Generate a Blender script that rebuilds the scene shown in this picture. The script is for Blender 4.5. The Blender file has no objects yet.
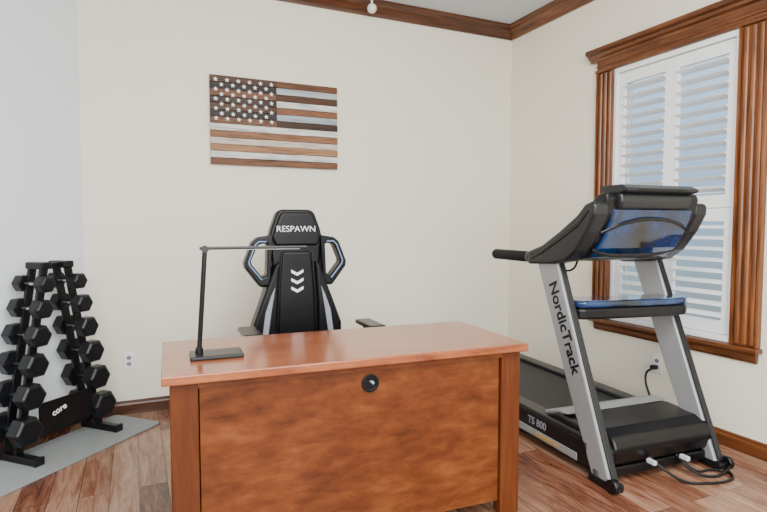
import bpy, bmesh, math, random
from mathutils import Vector, Matrix
random.seed(4)
D=bpy.data; C=bpy.context; SC=C.scene

# ---------------------------------------------------------------- materials
def newmat(name):
    m=D.materials.new(name); m.use_nodes=True
    nt=m.node_tree; b=nt.nodes['Principled BSDF']
    return m,nt,b
def plain(name,col,rough=.5,metal=0,noise=.04,nscale=30,bump=0,coat=0,spec=.5,col2=None):
    m,nt,b=newmat(name)
    b.inputs['Roughness'].default_value=rough; b.inputs['Metallic'].default_value=metal
    b.inputs['Coat Weight'].default_value=coat; b.inputs['Specular IOR Level'].default_value=spec
    tc=nt.nodes.new('ShaderNodeTexCoord'); n=nt.nodes.new('ShaderNodeTexNoise'); n.inputs['Scale'].default_value=nscale
    n.inputs['Detail'].default_value=4
    nt.links.new(tc.outputs['Object'],n.inputs['Vector'])
    r=nt.nodes.new('ShaderNodeValToRGB')
    r.color_ramp.elements[0].position=.3; r.color_ramp.elements[1].position=.7
    r.color_ramp.elements[0].color=tuple(c*(1-noise) for c in col)+(1,)
    r.color_ramp.elements[1].color=(tuple(min(1,c*(1+noise)) for c in col) if col2 is None else col2)+(1,)
    nt.links.new(n.outputs['Fac'],r.inputs['Fac']); nt.links.new(r.outputs['Color'],b.inputs['Base Color'])
    if bump:
        bp=nt.nodes.new('ShaderNodeBump'); bp.inputs['Strength'].default_value=bump; bp.inputs['Distance'].default_value=.002
        nt.links.new(n.outputs['Fac'],bp.inputs['Height']); nt.links.new(bp.outputs['Normal'],b.inputs['Normal'])
    return m
def wood(name,cols,scale=(2,2,2),rough=.35,big=1.5,bigamt=.5,coat=.0,dist=.6,detail=8,streak=None,spec=.5):
    m,nt,b=newmat(name); L=nt.links.new
    b.inputs['Roughness'].default_value=rough; b.inputs['Coat Weight'].default_value=coat
    b.inputs['Coat Roughness'].default_value=.15; b.inputs['Specular IOR Level'].default_value=spec
    tc=nt.nodes.new('ShaderNodeTexCoord'); mp=nt.nodes.new('ShaderNodeMapping')
    mp.inputs['Scale'].default_value=scale
    L(tc.outputs['Object'],mp.inputs['Vector'])
    n=nt.nodes.new('ShaderNodeTexNoise'); n.inputs['Scale'].default_value=3; n.inputs['Detail'].default_value=detail
    n.inputs['Distortion'].default_value=dist; n.inputs['Roughness'].default_value=.6
    L(mp.outputs['Vector'],n.inputs['Vector'])
    n2=nt.nodes.new('ShaderNodeTexNoise'); n2.inputs['Scale'].default_value=big; n2.inputs['Detail'].default_value=3
    n2.inputs['Distortion'].default_value=1.0
    L(mp.outputs['Vector'],n2.inputs['Vector'])
    mx=nt.nodes.new('ShaderNodeMix'); mx.data_type='FLOAT'; mx.inputs[0].default_value=bigamt
    L(n.outputs['Fac'],mx.inputs[2]); L(n2.outputs['Fac'],mx.inputs[3])
    fac=mx.outputs[0]
    if streak:
        mp3=nt.nodes.new('ShaderNodeMapping'); mp3.inputs['Scale'].default_value=streak; L(tc.outputs['Object'],mp3.inputs['Vector'])
        n3=nt.nodes.new('ShaderNodeTexNoise'); n3.inputs['Scale'].default_value=3; n3.inputs['Detail'].default_value=8; n3.inputs['Distortion'].default_value=.3
        n3.inputs['Roughness'].default_value=.68
        L(mp3.outputs['Vector'],n3.inputs['Vector'])
        m3=nt.nodes.new('ShaderNodeMix'); m3.data_type='FLOAT'; m3.inputs[0].default_value=.42
        L(fac,m3.inputs[2]); L(n3.outputs['Fac'],m3.inputs[3]); fac=m3.outputs[0]
    r=nt.nodes.new('ShaderNodeValToRGB'); cr=r.color_ramp
    k=len(cols); lo,hi=(.32,.68) if not streak else (.36,.64)
    cr.elements[0].position=lo; cr.elements[0].color=cols[0]+(1,)
    cr.elements[1].position=hi; cr.elements[1].color=cols[-1]+(1,)
    for i in range(1,k-1):
        e=cr.elements.new(lo+(hi-lo)*i/(k-1)); e.color=cols[i]+(1,)
    L(fac,r.inputs['Fac']); L(r.outputs['Color'],b.inputs['Base Color'])
    return m
M={}
M['wall']=plain('wall_paint',(.83,.79,.68),.75,noise=.01,nscale=60,bump=.08)
M['wall_lit']=plain('wall_paint_window_lit',(.74,.79,.83),.75,noise=.01,nscale=60,bump=.08)  # cool window light on the angled wall, put into its paint colour
M['ceil']=plain('ceiling_paint',(.60,.645,.70),.85,noise=.01,bump=.05)
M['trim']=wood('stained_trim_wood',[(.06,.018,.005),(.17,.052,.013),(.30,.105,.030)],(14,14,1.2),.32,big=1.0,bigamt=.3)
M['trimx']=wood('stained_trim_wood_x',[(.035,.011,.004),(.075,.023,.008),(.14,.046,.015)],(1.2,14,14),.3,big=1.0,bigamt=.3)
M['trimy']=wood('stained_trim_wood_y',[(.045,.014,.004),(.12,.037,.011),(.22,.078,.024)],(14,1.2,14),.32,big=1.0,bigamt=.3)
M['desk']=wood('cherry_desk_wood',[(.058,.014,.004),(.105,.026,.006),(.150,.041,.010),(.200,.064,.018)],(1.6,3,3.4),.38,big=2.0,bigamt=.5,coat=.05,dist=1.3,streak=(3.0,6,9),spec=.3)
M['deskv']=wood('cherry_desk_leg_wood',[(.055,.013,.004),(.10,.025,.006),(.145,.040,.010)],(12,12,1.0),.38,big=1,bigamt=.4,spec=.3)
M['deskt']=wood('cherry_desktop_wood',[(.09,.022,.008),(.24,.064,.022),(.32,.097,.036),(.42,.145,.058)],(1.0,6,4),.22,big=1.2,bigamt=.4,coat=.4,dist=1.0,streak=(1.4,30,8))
M['white']=plain('white_painted_wood',(.86,.885,.91),.4,noise=.01)
M['plastic_w']=plain('white_plastic',(.85,.85,.83),.35,noise=.01)
M['black']=plain('black_plastic',(.004,.004,.005),.30,noise=.2,spec=.35)
M['rubber']=plain('black_rubber',(.004,.005,.007),.38,noise=.2,bump=.1,spec=.35)
M['foam']=plain('foam_grip',(.005,.005,.006),.75,noise=.2,nscale=200,bump=.3,spec=.3)
M['leather']=plain('black_pu_leather',(.003,.003,.004),.36,noise=.2,nscale=90,bump=.2,spec=.25)
M['greyl']=plain('grey_pu_leather',(.24,.26,.30),.45,noise=.05,nscale=90,bump=.1)
M['bluep']=plain('blue_grey_piping',(.16,.25,.42),.45,noise=.05)
M['whitep']=plain('white_print',(.85,.87,.9),.5,noise=.01)
M['silver']=plain('silver_powdercoat',(.29,.30,.315),.35,metal=.25,noise=.02,nscale=200)
M['dgrey']=plain('dark_grey_plastic',(.012,.013,.016),.32,noise=.1,spec=.4)
M['gloss']=plain('gloss_black_sky_reflection',(.002,.003,.007),.10,noise=.5,nscale=6,coat=.6,col2=(.005,.042,.15))  # black gloss; the blue is reflected sky painted into the base colour
M['chrome']=plain('chrome_steel',(.6,.6,.6),.2,metal=1,noise=.02)
M['mat']=plain('grey_exercise_mat',(.24,.26,.265),.85,noise=.06,nscale=120,bump=.3)
M['belt']=plain('treadmill_belt',(.014,.015,.018),.5,noise=.15,nscale=150,bump=.2,spec=.3)
M['gold']=plain('gold_label',(.55,.36,.10),.4,metal=.3)
M['blueconn']=plain('grey_connector',(.5,.55,.62),.4)
M['hole']=plain('socket_slots',(.01,.01,.01),.6)
m,nt,b=newmat('window_glass'); b.inputs['Transmission Weight'].default_value=1; b.inputs['Roughness'].default_value=0; b.inputs['IOR'].default_value=1.02
M['glass']=m
def floor_mat():
    m,nt,b=newmat('floor_planks'); L=nt.links.new; N=nt.nodes.new
    tc=N('ShaderNodeTexCoord'); mp=N('ShaderNodeMapping'); mp.inputs['Rotation'].default_value=(0,0,math.radians(90))
    L(tc.outputs['Object'],mp.inputs['Vector'])
    br=N('ShaderNodeTexBrick'); br.inputs['Scale'].default_value=1; br.inputs['Brick Width'].default_value=1.22
    br.inputs['Row Height'].default_value=.13; br.inputs['Mortar Size'].default_value=.0016; br.inputs['Mortar Smooth'].default_value=.2
    br.offset=.37; br.offset_frequency=2
    br.inputs['Color1'].default_value=(0,0,0,1); br.inputs['Color2'].default_value=(1,1,1,1); br.inputs['Mortar'].default_value=(.5,.5,.5,1)
    L(mp.outputs['Vector'],br.inputs['Vector'])
    mp2=N('ShaderNodeMapping'); mp2.inputs['Scale'].default_value=(10,1.1,1); L(tc.outputs['Object'],mp2.inputs['Vector'])
    n=N('ShaderNodeTexNoise'); n.inputs['Scale'].default_value=2.4; n.inputs['Detail'].default_value=10; n.inputs['Distortion'].default_value=1.4; n.inputs['Roughness'].default_value=.68
    ad=N('ShaderNodeVectorMath'); ad.operation='MULTIPLY_ADD'; ad.inputs[1].default_value=(7,7,7)
    L(br.outputs['Color'],ad.inputs[0]); L(mp2.outputs['Vector'],ad.inputs[2]); L(ad.outputs[0],n.inputs['Vector'])
    mx=N('ShaderNodeMix'); mx.data_type='FLOAT'; mx.inputs[0].default_value=.76
    L(br.outputs['Color'],mx.inputs[2]); L(n.outputs['Fac'],mx.inputs[3])
    r=N('ShaderNodeValToRGB'); cr=r.color_ramp
    cr.elements[0].position=.27; cr.elements[0].color=(.040,.013,.007,1)
    cr.elements[1].position=.75; cr.elements[1].color=(.40,.255,.175,1)
    for p,c in ((.40,(.12,.041,.022,1)),(.49,(.20,.082,.047,1)),(.57,(.27,.140,.090,1))):
        e=cr.elements.new(p); e.color=c
    L(mx.outputs[0],r.inputs['Fac'])
    mm=N('ShaderNodeMix'); mm.data_type='RGBA'; L(br.outputs['Fac'],mm.inputs[0]); L(r.outputs['Color'],mm.inputs[6]); mm.inputs[7].default_value=(.03,.014,.010,1)
    L(mm.outputs[2],b.inputs['Base Color']); b.inputs['Roughness'].default_value=.25
    bp=N('ShaderNodeBump'); bp.inputs['Strength'].default_value=.12; bp.inputs['Distance'].default_value=.002
    L(n.outputs['Fac'],bp.inputs['Height']); L(bp.outputs['Normal'],b.inputs['Normal'])
    return m
M['floor']=floor_mat()

# ---------------------------------------------------------------- geometry helpers
def grp(name,loc=(0,0,0),rz=0,pivot=False):
    e=D.objects.new(name,None); SC.collection.objects.link(e); e.location=loc; e.rotation_euler=(0,0,rz)
    e.empty_display_size=.1
    e['off']=[-loc[0],-loc[1],-loc[2]] if pivot else [0,0,0]
    return e
def finish(name,bm,mat,g=None,bevel=0,seg=2,smooth=False):
    bmesh.ops.recalc_face_normals(bm,faces=bm.faces[:])
    me=D.meshes.new(name); bm.to_mesh(me); bm.free()
    o=D.objects.new(name,me); SC.collection.objects.link(o)
    if mat: me.materials.append(M[mat])
    if g: o.parent=g; o.location=tuple(g['off'])
    if smooth:
        for p in me.polygons: p.use_smooth=True
    if bevel:
        bv=o.modifiers.new('bevel','BEVEL'); bv.width=bevel; bv.segments=seg; bv.limit_method='ANGLE'; bv.angle_limit=math.radians(30)
    return o
def bm_box(bm,c,s,mtx=None):
    r=bmesh.ops.create_cube(bm,size=1); vs=r['verts']
    T=Matrix.Translation(c)@(mtx.to_4x4() if mtx else Matrix.Identity(4))@Matrix.Diagonal((s[0],s[1],s[2],1))
    bmesh.ops.transform(bm,matrix=T,verts=vs); return vs
def box(name,c,s,mat,g=None,bevel=0,mtx=None,seg=2):
    bm=bmesh.new(); bm_box(bm,c,s,mtx); return finish(name,bm,mat,g,bevel,seg)
def mapax(axis,p,t):
    if axis=='x': return (t,p[0],p[1])
    if axis=='y': return (p[0],t,p[1])
    return (p[0],p[1],t)
def bm_prism(bm,pts,axis,a,b):
    v0=[bm.verts.new(mapax(axis,p,a)) for p in pts]; v1=[bm.verts.new(mapax(axis,p,b)) for p in pts]
    n=len(pts); bm.faces.new(v0); bm.faces.new(v1[::-1])
    for i in range(n): bm.faces.new((v0[i],v0[(i+1)%n],v1[(i+1)%n],v1[i]))
def prism(name,pts,axis,a,b,mat,g=None,bevel=0,seg=2):
    bm=bmesh.new(); bm_prism(bm,pts,axis,a,b); return finish(name,bm,mat,g,bevel,seg)
def ring(name,outer,inner,axis,a,b,mat,g=None,bevel=0,seg=2):
    bm=bmesh.new(); n=len(outer)
    o0=[bm.verts.new(mapax(axis,p,a)) for p in outer];o1=[bm.verts.new(mapax(axis,p,b)) for p in outer]
    i0=[bm.verts.new(mapax(axis,p,a)) for p in inner];i1=[bm.verts.new(mapax(axis,p,b)) for p in inner]
    for i in range(n):
        j=(i+1)%n
        bm.faces.new((o0[i],o0[j],i0[j],i0[i])); bm.faces.new((o1[i],i1[i],i1[j],o1[j]))
        bm.faces.new((o0[i],o1[i],o1[j],o0[j])); bm.faces.new((i0[i],i0[j],i1[j],i1[i]))
    return finish(name,bm,mat,g,bevel,seg)
def bm_cyl(bm,p,q,r,n=24,r2=None,ph=0):
    p=Vector(p);q=Vector(q);d=q-p
    R=d.to_track_quat('Z','Y').to_matrix().to_4x4()
    T=Matrix.Translation((p+q)/2)@R@Matrix.Rotation(ph,4,'Z')
    bmesh.ops.create_cone(bm,cap_ends=True,segments=n,radius1=r,radius2=r if r2 is None else r2,depth=d.length,matrix=T)
def cyl(name,p,q,r,mat,g=None,n=24,r2=None,bevel=0,smooth=True):
    bm=bmesh.new(); bm_cyl(bm,p,q,r,n,r2); o=finish(name,bm,mat,g,bevel)
    if smooth:
        for f in o.data.polygons: f.use_smooth=len(f.vertices)==4
    return o
def tube(name,pts,r,mat,g=None,closed=False,smooth=True):
    cu=D.curves.new(name,'CURVE'); cu.dimensions='3D'; cu.bevel_depth=r; cu.bevel_resolution=4; cu.resolution_u=10; cu.use_fill_caps=True
    if smooth:
        s=cu.splines.new('BEZIER'); s.bezier_points.add(len(pts)-1)
        for bp,p in zip(s.bezier_points,pts): bp.co=p; bp.handle_left_type=bp.handle_right_type='AUTO'
    else:
        s=cu.splines.new('POLY'); s.points.add(len(pts)-1)
        for bp,p in zip(s.points,pts): bp.co=tuple(p)+(1,)
    s.use_cyclic_u=closed
    tmp=D.objects.new(name+'_c',cu); SC.collection.objects.link(tmp)
    dg=C.evaluated_depsgraph_get(); me=D.meshes.new_from_object(tmp.evaluated_get(dg)); D.objects.remove(tmp)
    me.materials.clear(); me.materials.append(M[mat])
    for p in me.polygons: p.use_smooth=True
    o=D.objects.new(name,me); SC.collection.objects.link(o)
    if g: o.parent=g; o.location=tuple(g['off'])
    return o
def text(name,body,size,org,xd,up,mat,g,ext=.0008,bold=0,sx=1):
    cu=D.curves.new(name,'FONT'); cu.body=body; cu.size=size; cu.extrude=ext; cu.align_x='CENTER'; cu.align_y='CENTER'; cu.offset=bold
    tmp=D.objects.new(name+'_c',cu); SC.collection.objects.link(tmp)
    dg=C.evaluated_depsgraph_get(); me=D.meshes.new_from_object(tmp.evaluated_get(dg)); D.objects.remove(tmp)
    me.materials.clear(); me.materials.append(M[mat])
    xd=Vector(xd).normalized(); up=Vector(up).normalized(); n=xd.cross(up)
    T=Matrix((xd,up,n)).transposed().to_4x4(); off=Vector(g['off']) if g else Vector((0,0,0))
    T.translation=Vector(org)+off
    me.transform(T@Matrix.Diagonal((sx,1,1,1)))
    o=D.objects.new(name,me); SC.collection.objects.link(o)
    if g: o.parent=g
    return o

XR=3.12; BY=4.08; CZ=3.038; LX=-.295
# ---------------------------------------------------------------- room shell
s=2.2
floor_pts=[(LX,BY),(XR,BY),(XR,-1.6),(LX-s,-1.6),(LX-s,BY-s)]
prism('floor',floor_pts,'z',-.1,0,'floor')
prism('ceiling',floor_pts,'z',CZ,CZ+.1,'ceil')
prism('wall_back',[(LX,BY),(XR+.12,BY),(XR+.12,BY+.12),(LX-.05,BY+.12)],'z',0,CZ,'wall')
prism('wall_angled',[(LX,BY),(LX-s,BY-s),(LX-s-.085,BY-s+.085),(LX-.05,BY+.12)],'z',0,CZ,'wall_lit')
prism('wall_left',[(LX-s,BY-s),(LX-s,-1.6),(LX-s-.12,-1.6),(LX-s-.12,BY-s+.03)],'z',0,CZ,'wall')
oy0,oy1,oz0,oz1=2.0,2.90,.61,2.38
bm=bmesh.new()
for (y0,y1,z0,z1) in ((-1.6,oy0,0,CZ),(oy1,BY,0,CZ),(oy0,oy1,0,oz0),(oy0,oy1,oz1,CZ)):
    bm_box(bm,(XR+.06,(y0+y1)/2,(z0+z1)/2),(.12,y1-y0,z1-z0))
finish('wall_right',bm,'wall')
bp=[(0,0),(.016,0),(.016,.065),(.012,.075),(.010,.088),(0,.092)]
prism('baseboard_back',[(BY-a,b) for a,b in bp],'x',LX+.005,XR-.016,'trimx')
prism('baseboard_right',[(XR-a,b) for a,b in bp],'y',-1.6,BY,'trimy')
def angled(name,prof,mat):
    L=s*math.sqrt(2); bm=bmesh.new(); bm_prism(bm,[(-a,b) for a,b in prof],'x',-L,-.006)
    o=finish(name,bm,mat); o.location=(LX,BY,0); o.rotation_euler=(0,0,math.radians(45)); return o
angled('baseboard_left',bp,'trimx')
cp=[(0,0),(.014,0),(.02,.018),(.03,.022),(.045,.045),(.068,.062),(.075,.078),(.092,.084),(.092,.105),(0,.105)]
cp=[(a,b+CZ-.105) for a,b in cp]
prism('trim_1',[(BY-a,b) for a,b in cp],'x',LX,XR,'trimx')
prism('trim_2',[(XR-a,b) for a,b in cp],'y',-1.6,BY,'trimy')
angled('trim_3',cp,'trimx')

# ---------------------------------------------------------------- window
W=grp('window_1',(XR,2.45,1.5),0,True)
cw=.155
for nm,y0 in (('casing_right',oy0-cw+.01),('casing_left',oy1-.01)):
    bm=bmesh.new(); bm_box(bm,(XR-.008,y0+cw/2,(oz0+oz1)/2),(.016,cw,oz1-oz0))
    for k in range(3):
        yy=y0+.035+k*.0425
        bm_cyl(bm,(XR-.018,yy,oz0+.01),(XR-.018,yy,oz1-.01),.015,12)
    for yy in (y0+.006,y0+cw-.006):
        bm_box(bm,(XR-.018,yy,(oz0+oz1)/2),(.036,.012,oz1-oz0))
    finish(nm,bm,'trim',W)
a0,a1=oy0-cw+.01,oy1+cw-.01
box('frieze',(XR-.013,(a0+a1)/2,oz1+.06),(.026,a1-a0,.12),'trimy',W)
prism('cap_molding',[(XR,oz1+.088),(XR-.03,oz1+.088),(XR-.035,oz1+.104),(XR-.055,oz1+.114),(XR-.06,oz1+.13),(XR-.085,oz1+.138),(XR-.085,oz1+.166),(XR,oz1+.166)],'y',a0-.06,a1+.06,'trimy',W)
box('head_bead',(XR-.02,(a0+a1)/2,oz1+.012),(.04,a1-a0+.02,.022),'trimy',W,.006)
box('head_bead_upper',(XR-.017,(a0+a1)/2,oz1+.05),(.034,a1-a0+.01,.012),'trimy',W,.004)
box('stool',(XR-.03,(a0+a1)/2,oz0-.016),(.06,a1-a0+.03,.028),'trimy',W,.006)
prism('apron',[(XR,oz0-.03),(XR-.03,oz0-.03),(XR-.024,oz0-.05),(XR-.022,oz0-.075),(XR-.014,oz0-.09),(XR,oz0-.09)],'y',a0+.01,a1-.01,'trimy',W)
fx=XR-.008
def fr(nm,y0,y1,z0,z1,x=fx,t=.045,mat='white',bv=.004): return box(nm,(x+.01,(y0+y1)/2,(z0+z1)/2),(t,y1-y0,z1-z0),mat,W,bv)
fw=.035
fr('frame_l',oy1-fw,oy1,oz0,oz1); fr('frame_r',oy0,oy0+fw,oz0,oz1); fr('frame_t',oy0+fw,oy1-fw,oz1-fw,oz1); fr('frame_b',oy0+fw,oy1-fw,oz0,oz0+fw)
iy0,iy1=oy0+fw,oy1-fw; ym=(iy0+iy1)/2; zm=1.385
def shutter(nm,y0,y1,z0,z1,tilt):
    st=.046; rt=.075
    x=XR+.012; t=.028
    bm=bmesh.new()
    bm_box(bm,(x,y0+st/2,(z0+z1)/2),(t,st,z1-z0)); bm_box(bm,(x,y1-st/2,(z0+z1)/2),(t,st,z1-z0))
    bm_box(bm,(x,(y0+y1)/2,z1-rt/2),(t,y1-y0-2*st,rt)); bm_box(bm,(x,(y0+y1)/2,z0+rt/2),(t,y1-y0-2*st,rt))
    finish(nm+'_frame',bm,'white',W,.003)
    bm=bmesh.new(); h0,h1=z0+rt,z1-rt; n=round((h1-h0)/.068); sp=(h1-h0)/n
    for k in range(n):
        zc=h0+sp*(k+.5)
        pts=[]
        for a in range(12):
            an=2*math.pi*a/12; px=.036*math.cos(an); pz=.0055*math.sin(an)
            pts.append((x+px*math.cos(tilt)-pz*math.sin(tilt), zc+px*math.sin(tilt)+pz*math.cos(tilt)))
        bm_prism(bm,pts,'y',y0+st-.002,y1-st+.002)
    finish(nm+'_louvers',bm,'white',W)
g_=.003
for i,(z0,z1) in enumerate(((oz0+fw+.004,zm-.002),(zm+.002,oz1-fw-.004))):
    tl=math.radians(-16 if i else 14)
    shutter('shutter_%d_right'%i,iy0+g_,ym-g_/2,z0,z1,tl)
    shutter('shutter_%d_left'%i,ym+g_/2,iy1-g_,z0,z1,tl)
box('glass',(XR+.095,(oy0+oy1)/2,(oz0+oz1)/2),(.004,oy1-oy0,oz1-oz0),'glass',W)
ring('sash',[(oy0,oz0),(oy1,oz0),(oy1,oz1),(oy0,oz1)],[(oy0+.05,oz0+.05),(oy1-.05,oz0+.05),(oy1-.05,oz1-.05),(oy0+.05,oz1-.05)],'x',XR+.08,XR+.115,'white',W)
box('sash_rail',(XR+.097,(oy0+oy1)/2,1.5),(.035,oy1-oy0-.1,.045),'white',W)

# ---------------------------------------------------------------- outlets
def outlet(name,loc,rz):
    g=grp(name,loc,rz)
    box('plate',(0,-.003,0),(.072,.006,.117),'plastic_w',g,.003)
    for z in (.021,-.021):
        prism('socket',[(.016*math.cos(a*math.pi/8),z+.0145*math.sin(a*math.pi/8)) for a in range(16)],'y',-.008,-.005,'greyl',g)
        for x in (-.006,.006): box('slot',(x,-.0083,z+.003),(.002,.001,.008),'hole',g)
        cyl('ground',(0,-.0078,z-.007),(0,-.0088,z-.007),.0025,'hole',g,10)
    return g
outlet('wall_outlet',(-.045,BY,.365),0)
outlet('wall_outlet',(XR,2.50,.375),math.radians(-90))
S=grp('ceiling_sprinkler',(1.705,3.955,CZ))
cyl('flange',(0,0,0),(0,0,-.008),.03,'plastic_w',S,24,.026)
cyl('stem',(0,0,-.005),(0,0,-.06),.008,'plastic_w',S,16)
bm=bmesh.new(); bmesh.ops.create_uvsphere(bm,u_segments=20,v_segments=12,radius=.036,matrix=Matrix.Translation((0,0,-.092)))
finish('cap',bm,'plastic_w',S,smooth=True)

# ---------------------------------------------------------------- wooden flag
FL=grp('wooden_flag_art',(.982,BY,2.03))
fwid,fh=.945,.625; sh=fh/13
browns=[(.13,.055,.026),(.075,.032,.018),(.18,.078,.038),(.045,.024,.016),(.22,.105,.052),(.30,.155,.078),(.15,.068,.034)]
whites=[(.40,.44,.47),(.58,.58,.55),(.34,.39,.43),(.60,.60,.58),(.48,.43,.36),(.55,.56,.57)]
for i in range(13):
    c=(browns[(i//2)%7] if i%2==0 else whites[(i//2)%6])
    lo=.25 if i%2==0 else .40
    nm='flagwood_%d'%i
    M[nm]=wood(nm,[tuple(v*lo for v in c),c,tuple(min(1,v*1.5) for v in c)],(2.2,20,30),.6,big=1.2,bigamt=.4,spec=.3)
    c2=[(.07,.034,.02),(.025,.018,.017),(.12,.055,.028),(.035,.023,.018)][i%4]
    nc='cantonwood_%d'%i
    M[nc]=wood(nc,[tuple(v*.3 for v in c2),c2,tuple(min(1,v*2.2) for v in c2)],(2.2,20,30),.55,big=1.2,bigamt=.4,spec=.3)
    z=fh/2-sh*(i+.5); th=.022+random.uniform(-.004,.004)
    cut=0.0
    if i<7:
        box('canton_board_%d'%i,((-fwid/2+cut)/2,-.012-th/2,z),(cut+fwid/2-.001,th,sh-.0025),nc,FL,.002)
        box('stripe_%d'%i,((cut+fwid/2)/2,-.012-th/2,z),(fwid/2-cut-.001,th,sh-.0025),nm,FL,.002)
    else:
        box('stripe_%d'%i,(0,-.012-th/2,z),(fwid,th,sh-.0025),nm,FL,.002)
box('backing_frame',(0,-.006,0),(fwid-.01,.012,fh-.01),'cantonwood_1',FL)
bm=bmesh.new(); cwid=.5*fwid; ch=7*sh
for r in range(9):
    n=6 if r%2==0 else 5
    for k in range(n):
        cx=-fwid/2+cwid*((2*k+1+(r%2))/12.0); cz=fh/2-ch*(r+1)/10
        pts=[]
        for a in range(10):
            rr=.0175 if a%2==0 else .0072
            an=math.pi/2+a*math.pi/5; pts.append((cx+rr*math.cos(an),cz+rr*math.sin(an)))
        vs=[bm.verts.new((p[0],-.0385,p[1])) for p in pts]; ctr=bm.verts.new((cx,-.0395,cz))
        for a in range(10): bm.faces.new((vs[a],vs[(a+1)%10],ctr))
finish('stars',bm,'whitep',FL)

# ---------------------------------------------------------------- desk
DK=grp('executive_desk',(.840,2.258,0),math.radians(-3.1))
w,d,h=1.500,.62,.765
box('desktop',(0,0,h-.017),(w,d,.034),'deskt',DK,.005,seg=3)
bx=w/2-.026; by=d/2-.026
box('top_rail',(0,-by+.014,h-.034-.012),(2*bx-.02,.022,.024),'desk',DK)
for sx in (-1,1):
    for sy in (-1,1):
        box('leg_%d_%d'%(sx,sy),(sx*(bx-.0475),sy*(by-.03),(h-.034)/2),(.095,.06,h-.034),'deskv',DK,.004)
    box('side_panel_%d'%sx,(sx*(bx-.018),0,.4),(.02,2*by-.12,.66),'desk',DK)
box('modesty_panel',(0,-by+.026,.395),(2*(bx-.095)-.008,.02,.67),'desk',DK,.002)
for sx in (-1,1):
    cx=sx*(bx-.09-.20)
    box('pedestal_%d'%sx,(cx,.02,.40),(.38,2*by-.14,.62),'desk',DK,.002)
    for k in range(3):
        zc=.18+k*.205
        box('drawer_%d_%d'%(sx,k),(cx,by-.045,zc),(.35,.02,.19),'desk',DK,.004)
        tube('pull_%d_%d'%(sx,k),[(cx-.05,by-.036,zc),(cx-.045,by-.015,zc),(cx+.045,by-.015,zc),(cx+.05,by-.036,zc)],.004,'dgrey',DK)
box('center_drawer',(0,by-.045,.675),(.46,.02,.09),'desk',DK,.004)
ys=-by+.016
gx,gz=.022,.655
n=32
ring('cable_grommet',[(gx+.036*math.cos(2*math.pi*a/n),gz+.036*math.sin(2*math.pi*a/n)) for a in range(n)],[(gx+.026*math.cos(2*math.pi*a/n),gz+.026*math.sin(2*math.pi*a/n)) for a in range(n)],'y',ys-.008,ys+.002,'black',DK,.001)
cyl('grommet_cover',(gx,ys-.003,gz),(gx,ys+.001,gz),.0265,'black',DK,32)
prism('grommet_slot',[(gx+.004+.013*math.cos(math.pi*a/10-.9),gz+.010*math.sin(math.pi*a/10-.9)) for a in range(11)],'y',ys-.005,ys-.002,'greyl',DK)

# ---------------------------------------------------------------- desk lamp
LP=grp('desk_lamp',(.29,2.235,.765),math.radians(-3))
bm=bmesh.new(); bm_box(bm,(0,0,.008),(.20,.13,.016))
finish('base',bm,'black',LP,.005,3)
bm=bmesh.new()
st=[(-.064,.02,.014),(-.036,.015,.425)]
bm_cyl(bm,st[0],st[1],.0095,20); bm_cyl(bm,st[0],(-.063,.02,.035),.015,20)
finish('stem',bm,'black',LP)
cyl('hinge',(-.036,.000,.425),(-.036,.03,.425),.014,'black',LP)
box('arm',(.158,.012,.428),(.43,.022,.012),'black',LP,.004)
box('led_strip',(.19,.012,.4215),(.30,.012,.002),'plastic_w',LP)

# ---------------------------------------------------------------- gaming chair
CH=grp('gaming_chair',(.870,2.95,0),math.radians(-2))
ty=.25
def mir(p): return [(-x,z) for x,z in reversed(p)]
half=[(.085,1.378),(.112,1.362),(.146,1.27),(.160,1.215),(.148,1.13),(.142,1.05),(.172,.965),(.203,.86),(.262,.70),(.262,.46)]
prism('backrest',half+mir(half),'y',ty-.03,ty+.06,'leather',CH,.022,4)
hh=[(.078,1.362),(.1,1.345),(.130,1.26),(.145,1.215),(.125,1.165)]
prism('headrest_panel',hh+mir(hh),'y',ty-.05,ty-.02,'leather',CH,.018,4)
cc=[(.085,1.13),(.095,1.03),(.105,.9),(.115,.5)]
prism('center_panel',cc+mir(cc),'y',ty-.045,ty-.02,'leather',CH,.012,3)
for sx in (-1,1):
    b_=[(.105,1.08),(.14,1.04),(.172,.95),(.215,.84),(.266,.70),(.266,.50),(.13,.5),(.12,.8)]
    b_=[(sx*x,z) for x,z in b_]
    prism('bolster_%d'%sx,b_,'y',ty-.075,ty,'leather',CH,.022,4)
    g1=[(.135,.93),(.160,.88),(.195,.78),(.214,.64),(.180,.64),(.160,.78)]
    prism('grey_insert_%d'%sx,[(sx*x,z) for x,z in g1],'y',ty-.083,ty-.05,'greyl',CH,.006,3)
    ou=[(.140,1.228),(.225,1.215),(.258,1.19),(.305,1.07),(.302,1.04),(.215,.925),(.160,.93)]
    inn=[(.172,1.178),(.212,1.178),(.230,1.165),(.268,1.075),(.264,1.060),(.205,.985),(.178,.995)]
    ring('wing_%d'%sx,[(sx*x,z) for x,z in ou],[(sx*x,z) for x,z in inn],'y',ty-.05,ty+.045,'leather',CH,.013,3)
    tube('wing_piping_%d'%sx,[(sx*x,ty-.05,z) for x,z in ((.18,1.190),(.222,1.19),(.242,1.172),(.280,1.075),(.276,1.055),(.208,.97))],.0045,'bluep',CH,smooth=False)
    tube('bolster_seam_%d'%sx,[(sx*x,ty-.052,z) for x,z in ((.09,1.13),(.1,1.0),(.108,.9),(.115,.7))],.002,'dgrey',CH)
text('brand_print','RESPAWN',.050,(-.005,ty-.052,1.262),(1,0,0),(0,0,1),'whitep',CH,bold=-.0004,sx=1.04)
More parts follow.
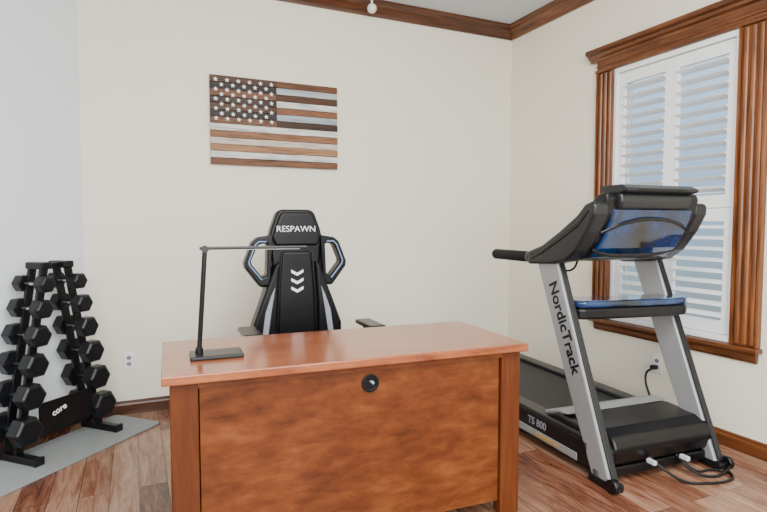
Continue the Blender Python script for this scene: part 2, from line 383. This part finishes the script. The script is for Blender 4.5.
for k in range(3):
    z=1.0-k*.05
    prism('chevron_%d'%k,[(-.036,z+.024),(0,z+.004),(.036,z+.024),(.036,z+.007),(0,z-.013),(-.036,z+.007)],'y',ty-.049,ty-.044,'whitep',CH)
se=[(-.26,-.27),(.26,-.27),(.29,-.1),(.28,.24),(-.28,.24),(-.29,-.1)]
prism('seat',se,'z',.42,.53,'leather',CH,.035,4)
box('seat_mechanism',(0,.0,.39),(.22,.26,.06),'black',CH,.01)
cyl('gas_lift',(0,0,.12),(0,0,.38),.028,'black',CH); cyl('hub',(0,0,.07),(0,0,.14),.045,'black',CH)
for k in range(5):
    a=2*math.pi*k/5+.3; ca,sa=math.cos(a),math.sin(a)
    bm=bmesh.new(); bm_cyl(bm,(0.02*ca,0.02*sa,.11),(.31*ca,.31*sa,.075),.026,12,.016); finish('base_leg_%d'%k,bm,'black',CH)
    cyl('caster_%d'%k,(.31*ca-.02*sa,.31*sa+.02*ca,.03),(.31*ca+.02*sa,.31*sa-.02*ca,.03),.03,'black',CH)
    cyl('caster_stem_%d'%k,(.31*ca,.31*sa,.03),(.31*ca,.31*sa,.08),.008,'black',CH)
for sx,ax in ((-1,-.305),(1,.395)):
    box('armrest_pad_%d'%sx,(ax,.03,.70),(.10,.27,.028),'black',CH,.012,seg=3)
    box('armrest_post_%d'%sx,(ax*.97,.05,.565),(.035,.07,.25),'black',CH,.008)
    box('armrest_bracket_%d'%sx,((ax+sx*.17)/2,.05,.44),(abs(ax)-.12,.06,.025),'black',CH,.006)
    box('recline_hinge_%d'%sx,(sx*.27,.24,.50),(.03,.09,.14),'black',CH,.01)

# ---------------------------------------------------------------- treadmill
T=grp('treadmill',(2.455,2.2,0),math.radians(-3.8),True)
xl,xr=2.08,2.84
for nm,x0,x1 in (('left',xl,xl+.055),('right',xr-.055,xr)):
    prism('upright_'+nm,[(1.995,.03),(1.865,.03),(2.015,.40),(2.295,1.10),(2.475,1.10),(2.195,.45)],'x',x0,x1,'silver',T,.012,3)
    fx_=(x0+x1)/2
    prism('upright_front_'+nm,[(1.868,.05),(1.858,.05),(2.007,.41),(2.282,1.08),(2.292,1.08)],'x',x0+.012,x1-.008,'dgrey',T,.002)
    box('foot_'+nm,(fx_,1.925,.022),(.07,.18,.044),'black',T,.012)
    cyl('wheel_'+nm,(x0-.012 if nm=='left' else x1-.01,1.85,.035),(x0+.02 if nm=='left' else x1+.015,1.85,.035),.034,'black',T)
xd=Vector((0,2.115-2.385,.5-1.10)).normalized()
nrm=Vector((-1,0,0)); up=nrm.cross(xd)
text('brand_print','NordicTrack',.096,(xl-.0015,2.222,.745),xd,up,'black',T,bold=.0018)
ck=[(2.53,1.06),(2.30,1.075),(2.20,1.095),(2.12,1.15),(2.04,1.25),(1.99,1.34),(1.985,1.385),(2.01,1.405),(2.06,1.39),(2.12,1.335),(2.26,1.25),(2.40,1.175),(2.53,1.135)]
for nm,x0,x1 in (('left',xl-.02,xl+.075),('right',xr-.105,xr-.02)):
    prism('console_arm_'+nm,ck,'x',x0,x1,'dgrey',T,.028,5)
    prism('console_arm_trim_'+nm,[(2.50,1.10),(2.40,1.145),(2.26,1.225),(2.12,1.30),(2.04,1.365),(2.02,1.355),(2.10,1.275),(2.26,1.19),(2.40,1.12),(2.50,1.085)],'x',x0-.003,x0+.01,'black',T,.006)
hs=[(2.38,1.13),(2.28,1.085),(2.17,1.105),(2.08,1.20),(2.00,1.34),(1.985,1.42),(2.0,1.452),(2.06,1.44),(2.34,1.20)]
prism('console_housing',hs,'x',xl+.055,xr-.085,'black',T,.02,4)
# one sloped, gently curved glossy back shell
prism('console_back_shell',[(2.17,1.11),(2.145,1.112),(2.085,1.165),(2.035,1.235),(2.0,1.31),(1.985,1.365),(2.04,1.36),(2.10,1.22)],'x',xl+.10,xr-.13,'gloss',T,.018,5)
prism('console_screen_back',[(2.03,1.36),(1.972,1.365),(1.955,1.40),(1.965,1.445),(2.03,1.452),(2.07,1.40)],'x',xl+.12,xr-.17,'dgrey',T,.016,4)
xe=xr-.10
tube('console_rib_upper',[(xl+.07,2.045,1.245),(xl+.17,2.01,1.29),(2.44,1.992,1.315),(xe-.10,2.01,1.29),(xe,2.045,1.245)],.010,'black',T)
tube('console_rib_lower',[(xl+.07,2.11,1.16),(xl+.2,2.13,1.13),(2.44,2.135,1.125),(xe-.13,2.13,1.13),(xe,2.11,1.16)],.013,'black',T)
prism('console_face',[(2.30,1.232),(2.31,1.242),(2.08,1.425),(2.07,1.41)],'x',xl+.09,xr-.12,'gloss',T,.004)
prism('tablet_shelf',[(1.93,1.452),(1.925,1.466),(1.97,1.486),(2.10,1.486),(2.10,1.44),(2.0,1.435)],'x',2.20,2.68,'dgrey',T,.01,3)
box('tablet_ledge',(2.44,1.935,1.462),(.34,.02,.012),'black',T,.004)
for nm,x in (('left',xl+.02),('right',xr-.05)):
    tube('handle_tube_'+nm,[(x,2.40,1.098),(x,2.6,1.10),(x,2.9,1.10)],.02,'dgrey',T)
    cyl('grip_'+nm,(x,2.56,1.10),(x,2.93,1.10),.032,'foam',T,bevel=.008)
    cyl('grip_collar_'+nm,(x,2.50,1.10),(x,2.565,1.10),.034,'dgrey',T,bevel=.004)
tube('console_cable',[(2.20,2.26,1.10),(2.20,2.30,1.045),(2.2,2.38,1.035),(2.2,2.44,1.08),(2.18,2.45,1.12)],.006,'black',T)
cb=[(xl+.05,2.36),(xl+.05,2.17),(2.16,2.15),(2.30,2.125),(2.5,2.10),(2.68,2.085),(2.80,2.09),(2.86,2.13),(2.865,2.24),(xr-.04,2.29),(2.6,2.27),(2.3,2.33),(2.2,2.37)]
prism('crossbar',cb,'z',.785,.845,'black',T,.014,3)
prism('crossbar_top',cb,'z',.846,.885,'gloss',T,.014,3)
for nm,x0,x1 in (('left',xl,xl+.085),('right',xr-.085,xr)):
    box('side_rail_'+nm,((x0+x1)/2,2.90,.125),(x1-x0,1.76,.13),'black',T,.012,seg=3)
    box('foot_rail_'+nm,((x0+x1)/2,2.93,.20),(x1-x0+.006,1.70,.026),'dgrey',T,.008)
    box('rear_foot_'+nm,((x0+x1)/2,3.70,.03),(x1-x0-.02,.10,.06),'black',T,.01)
box('rail_trim_left',(xl-.002,2.85,.083),(.006,1.5,.04),'silver',T,.002)
box('rail_label',(xl-.006,2.34,.083),(.003,.20,.016),'gold',T)
text('model_print','TS 800',.06,(xl-.002,2.44,.145),(0,-1,0),(0,0,1),'greyl',T,bold=.0005)
box('deck_board',((xl+xr)/2,2.98,.165),(xr-xl-.16,1.56,.03),'black',T)
prism('running_belt',[(2.36,.17),(2.36,.186),(2.40,.190),(3.70,.190),(3.74,.17),(3.74,.12),(3.70,.10),(2.5,.10),(2.5,.11),(3.69,.11),(3.72,.13),(3.72,.165),(3.69,.178),(2.42,.178)],'x',xl+.088,xr-.088,'belt',T)
cyl('rear_roller',(xl+.09,3.69,.14),(xr-.09,3.69,.14),.03,'dgrey',T)
prism('motor_hood',[(2.02,.06),(1.93,.09),(1.905,.17),(1.93,.225),(2.0,.255),(2.2,.262),(2.36,.235),(2.42,.20),(2.42,.06)],'x',xl+.07,xr-.02,'black',T,.02,4)
prism('hood_trim',[(2.22,.262),(2.30,.268),(2.42,.226),(2.44,.20),(2.40,.19),(2.34,.225)],'x',xl+.04,xr-.01,'silver',T,.006)
prism('hood_side_left',[(1.93,.07),(1.91,.17),(2.0,.235),(2.3,.25),(2.45,.20),(2.45,.06)],'x',xl+.02,xl+.08,'black',T,.015,3)
box('base_tube',((xl+xr)/2,1.96,.055),(xr-xl,.06,.05),'black',T,.008)
tube('power_cord',[(2.38,1.92,.11),(2.42,1.86,.06),(2.50,1.80,.01),(2.60,1.755,.008),(2.70,1.74,.008),(2.77,1.76,.008),(2.80,1.82,.008),(2.74,1.86,.008),(2.66,1.87,.01),(2.60,1.90,.05),(2.58,1.93,.08)],.007,'black',T)
tube('power_cord_loop',[(2.55,1.91,.10),(2.60,1.85,.03),(2.68,1.80,.009),(2.77,1.80,.02),(2.86,1.85,.03),(2.93,1.96,.012),(2.98,2.2,.01),(2.99,2.40,.06),(2.96,2.47,.2),(2.98,2.52,.33),(3.04,2.53,.352)],.007,'black',T)
for q in ((2.36,1.885),(2.56,1.865)):
    box('connector',(q[0],q[1],.10),(.022,.05,.022),'blueconn',T,.004)
box('wall_plug',(3.07,2.545,.355),(.045,.03,.03),'black',T,.006)

# ---------------------------------------------------------------- mat, rack, dumbbells
RC=Vector((-.44,3.67,0)); rz=math.radians(45)
MT=grp('exercise_mat',(RC.x,RC.y,0),rz)
def rrect(x0,x1,y0,y1,r,n=6):
    p=[]
    for cx,cy,a0_ in ((x1-r,y1-r,0),(x0+r,y1-r,90),(x0+r,y0+r,180),(x1-r,y0+r,270)):
        for k in range(n+1):
            a=math.radians(a0_+90*k/n); p.append((cx+r*math.cos(a),cy+r*math.sin(a)))
    return p
prism('mat_sheet',rrect(-.95,.49,-.33,.06,.03),'z',.001,.013,'mat',MT,.003)
RK=grp('dumbbell_rack',(RC.x,RC.y,.013),rz)
def legu(z): return .245-.16*(z-.12)/.86
for sx in (-1,1):
    top=(sx*.075,1.03); bot=(sx*.262,.02)
    for yy in (-.045,.045):
        prism('leg_%d_%d'%(sx,int(yy*1000)),[(bot[0]-.024,.02),(bot[0]+.024,.02),(top[0]+.022,1.03),(top[0]-.022,1.03)],'y',yy-.010,yy+.010,'black',RK,.003)
    box('foot_bar_%d'%sx,(sx*.262,-.065,.02),(.05,.29,.04),'black',RK,.006)
    box('foot_cap_%d'%sx,(sx*.262,-.205,.022),(.056,.02,.044),'rubber',RK,.005)
    box('top_plate_%d'%sx,(sx*.07,0,1.045),(.07,.13,.04),'black',RK,.008)
box('top_bridge',(0,0,1.04),(.16,.06,.035),'black',RK,.006)
box('low_cross',(0,-.02,.10),(.50,.03,.045),'black',RK,.005)
prism('logo_plate',rrect(-.17,.17,.12,.29,.03),'y',-.10,-.09,'black',RK,.002)
text('logo_print','core',.05,(-.05,-.1012,.225),(1,0,0.3),(-.3,0,1),'whitep',RK,bold=.0008)
def dumbbell(u,z,r,i):
    bm=bmesh.new(); hl=.046+r*.42; off=.056
    for sgn in (-1,1):
        a=sgn*off; b_=sgn*(off+hl)
        bm_cyl(bm,(0,a,0),(0,b_-sgn*.012,0),r,6,ph=math.pi/6)
        bm_cyl(bm,(0,b_-sgn*.012,0),(0,b_,0),r,6,r*.78,ph=math.pi/6)
    bm2=len(bm.faces)
    bm_cyl(bm,(0,-off-.005,0),(0,off+.005,0),.014,16)
    bm.faces.ensure_lookup_table()
    for f in bm.faces[bm2:]: f.material_index=1
    o=finish('dumbbell',bm,'rubber',None,.004,2); o.data.materials.append(M['chrome'])
    cs,sn=math.cos(rz),math.sin(rz)
    o.location=(RC.x+u*cs,RC.y+u*sn,z); o.rotation_euler=(0,0,rz)
zs=[.165,.345,.51,.665,.81,.945]; rs=[.084,.077,.071,.065,.058,.051]
for sx in (-1,1):
    for i,(z,r) in enumerate(zip(zs,rs)):
        u=sx*(legu(z)+.012)
        dumbbell(u,z+.013,r,i)
        for yy in (-.045,.045):
            ring('cradle',[(u+.024*math.cos(math.pi*2*a/12),z+.024*math.sin(math.pi*2*a/12)) for a in range(12)],[(u+.0145*math.cos(math.pi*2*a/12),z+.0145*math.sin(math.pi*2*a/12)) for a in range(12)],'y',yy-.006,yy+.006,'black',RK)

# ---------------------------------------------------------------- lights / world / camera
def area(name,loc,target,sx,sy,e,col):
    l=D.lights.new(name,'AREA'); l.shape='RECTANGLE'; l.size=sx; l.size_y=sy; l.energy=e; l.color=col
    o=D.objects.new(name,l); SC.collection.objects.link(o); o.location=loc
    o.rotation_euler=(Vector(target)-Vector(loc)).to_track_quat('-Z','Y').to_euler()
area('added_fill_overhead',(.9,.9,2.95),(1.2,2.0,0),2.2,2.2,205,(1,.96,.88))  # overhead fill added to brighten the room, not a fixture
area('added_fill_rear',(.3,-1.4,1.9),(1.2,4,1.2),3,2,190,(1,.98,.93))  # soft fill added behind the camera; no lamp stands there
w_=D.worlds.new('world'); SC.world=w_; w_.use_nodes=True; nt=w_.node_tree; bg=nt.nodes['Background']
tc=nt.nodes.new('ShaderNodeTexCoord'); sp=nt.nodes.new('ShaderNodeSeparateXYZ'); r=nt.nodes.new('ShaderNodeValToRGB')
nt.links.new(tc.outputs['Generated'],sp.inputs[0]); mr=nt.nodes.new('ShaderNodeMapRange'); mr.inputs[1].default_value=-1; mr.inputs[2].default_value=1
nt.links.new(sp.outputs['Z'],mr.inputs[0]); nt.links.new(mr.outputs[0],r.inputs[0])
cr=r.color_ramp
cr.elements[0].position=.44; cr.elements[0].color=(.22,.27,.30,1)
cr.elements[1].position=.78; cr.elements[1].color=(.95,.98,1,1)
for p,c in ((.50,(.26,.38,.50,1)),(.60,(.42,.60,.82,1)),(.68,(.72,.87,1,1))):
    e=cr.elements.new(p); e.color=c
nt.links.new(r.outputs[0],bg.inputs[0]); bg.inputs[1].default_value=2.1

cam=D.cameras.new('camera'); co=D.objects.new('camera',cam); SC.collection.objects.link(co)
cam.sensor_width=36; cam.lens=549/767*36; cam.clip_start=.05
co.location=(0,0,1.28)
co.rotation_euler=(math.radians(90-3.12),0,math.radians(-24.5))
SC.camera=co
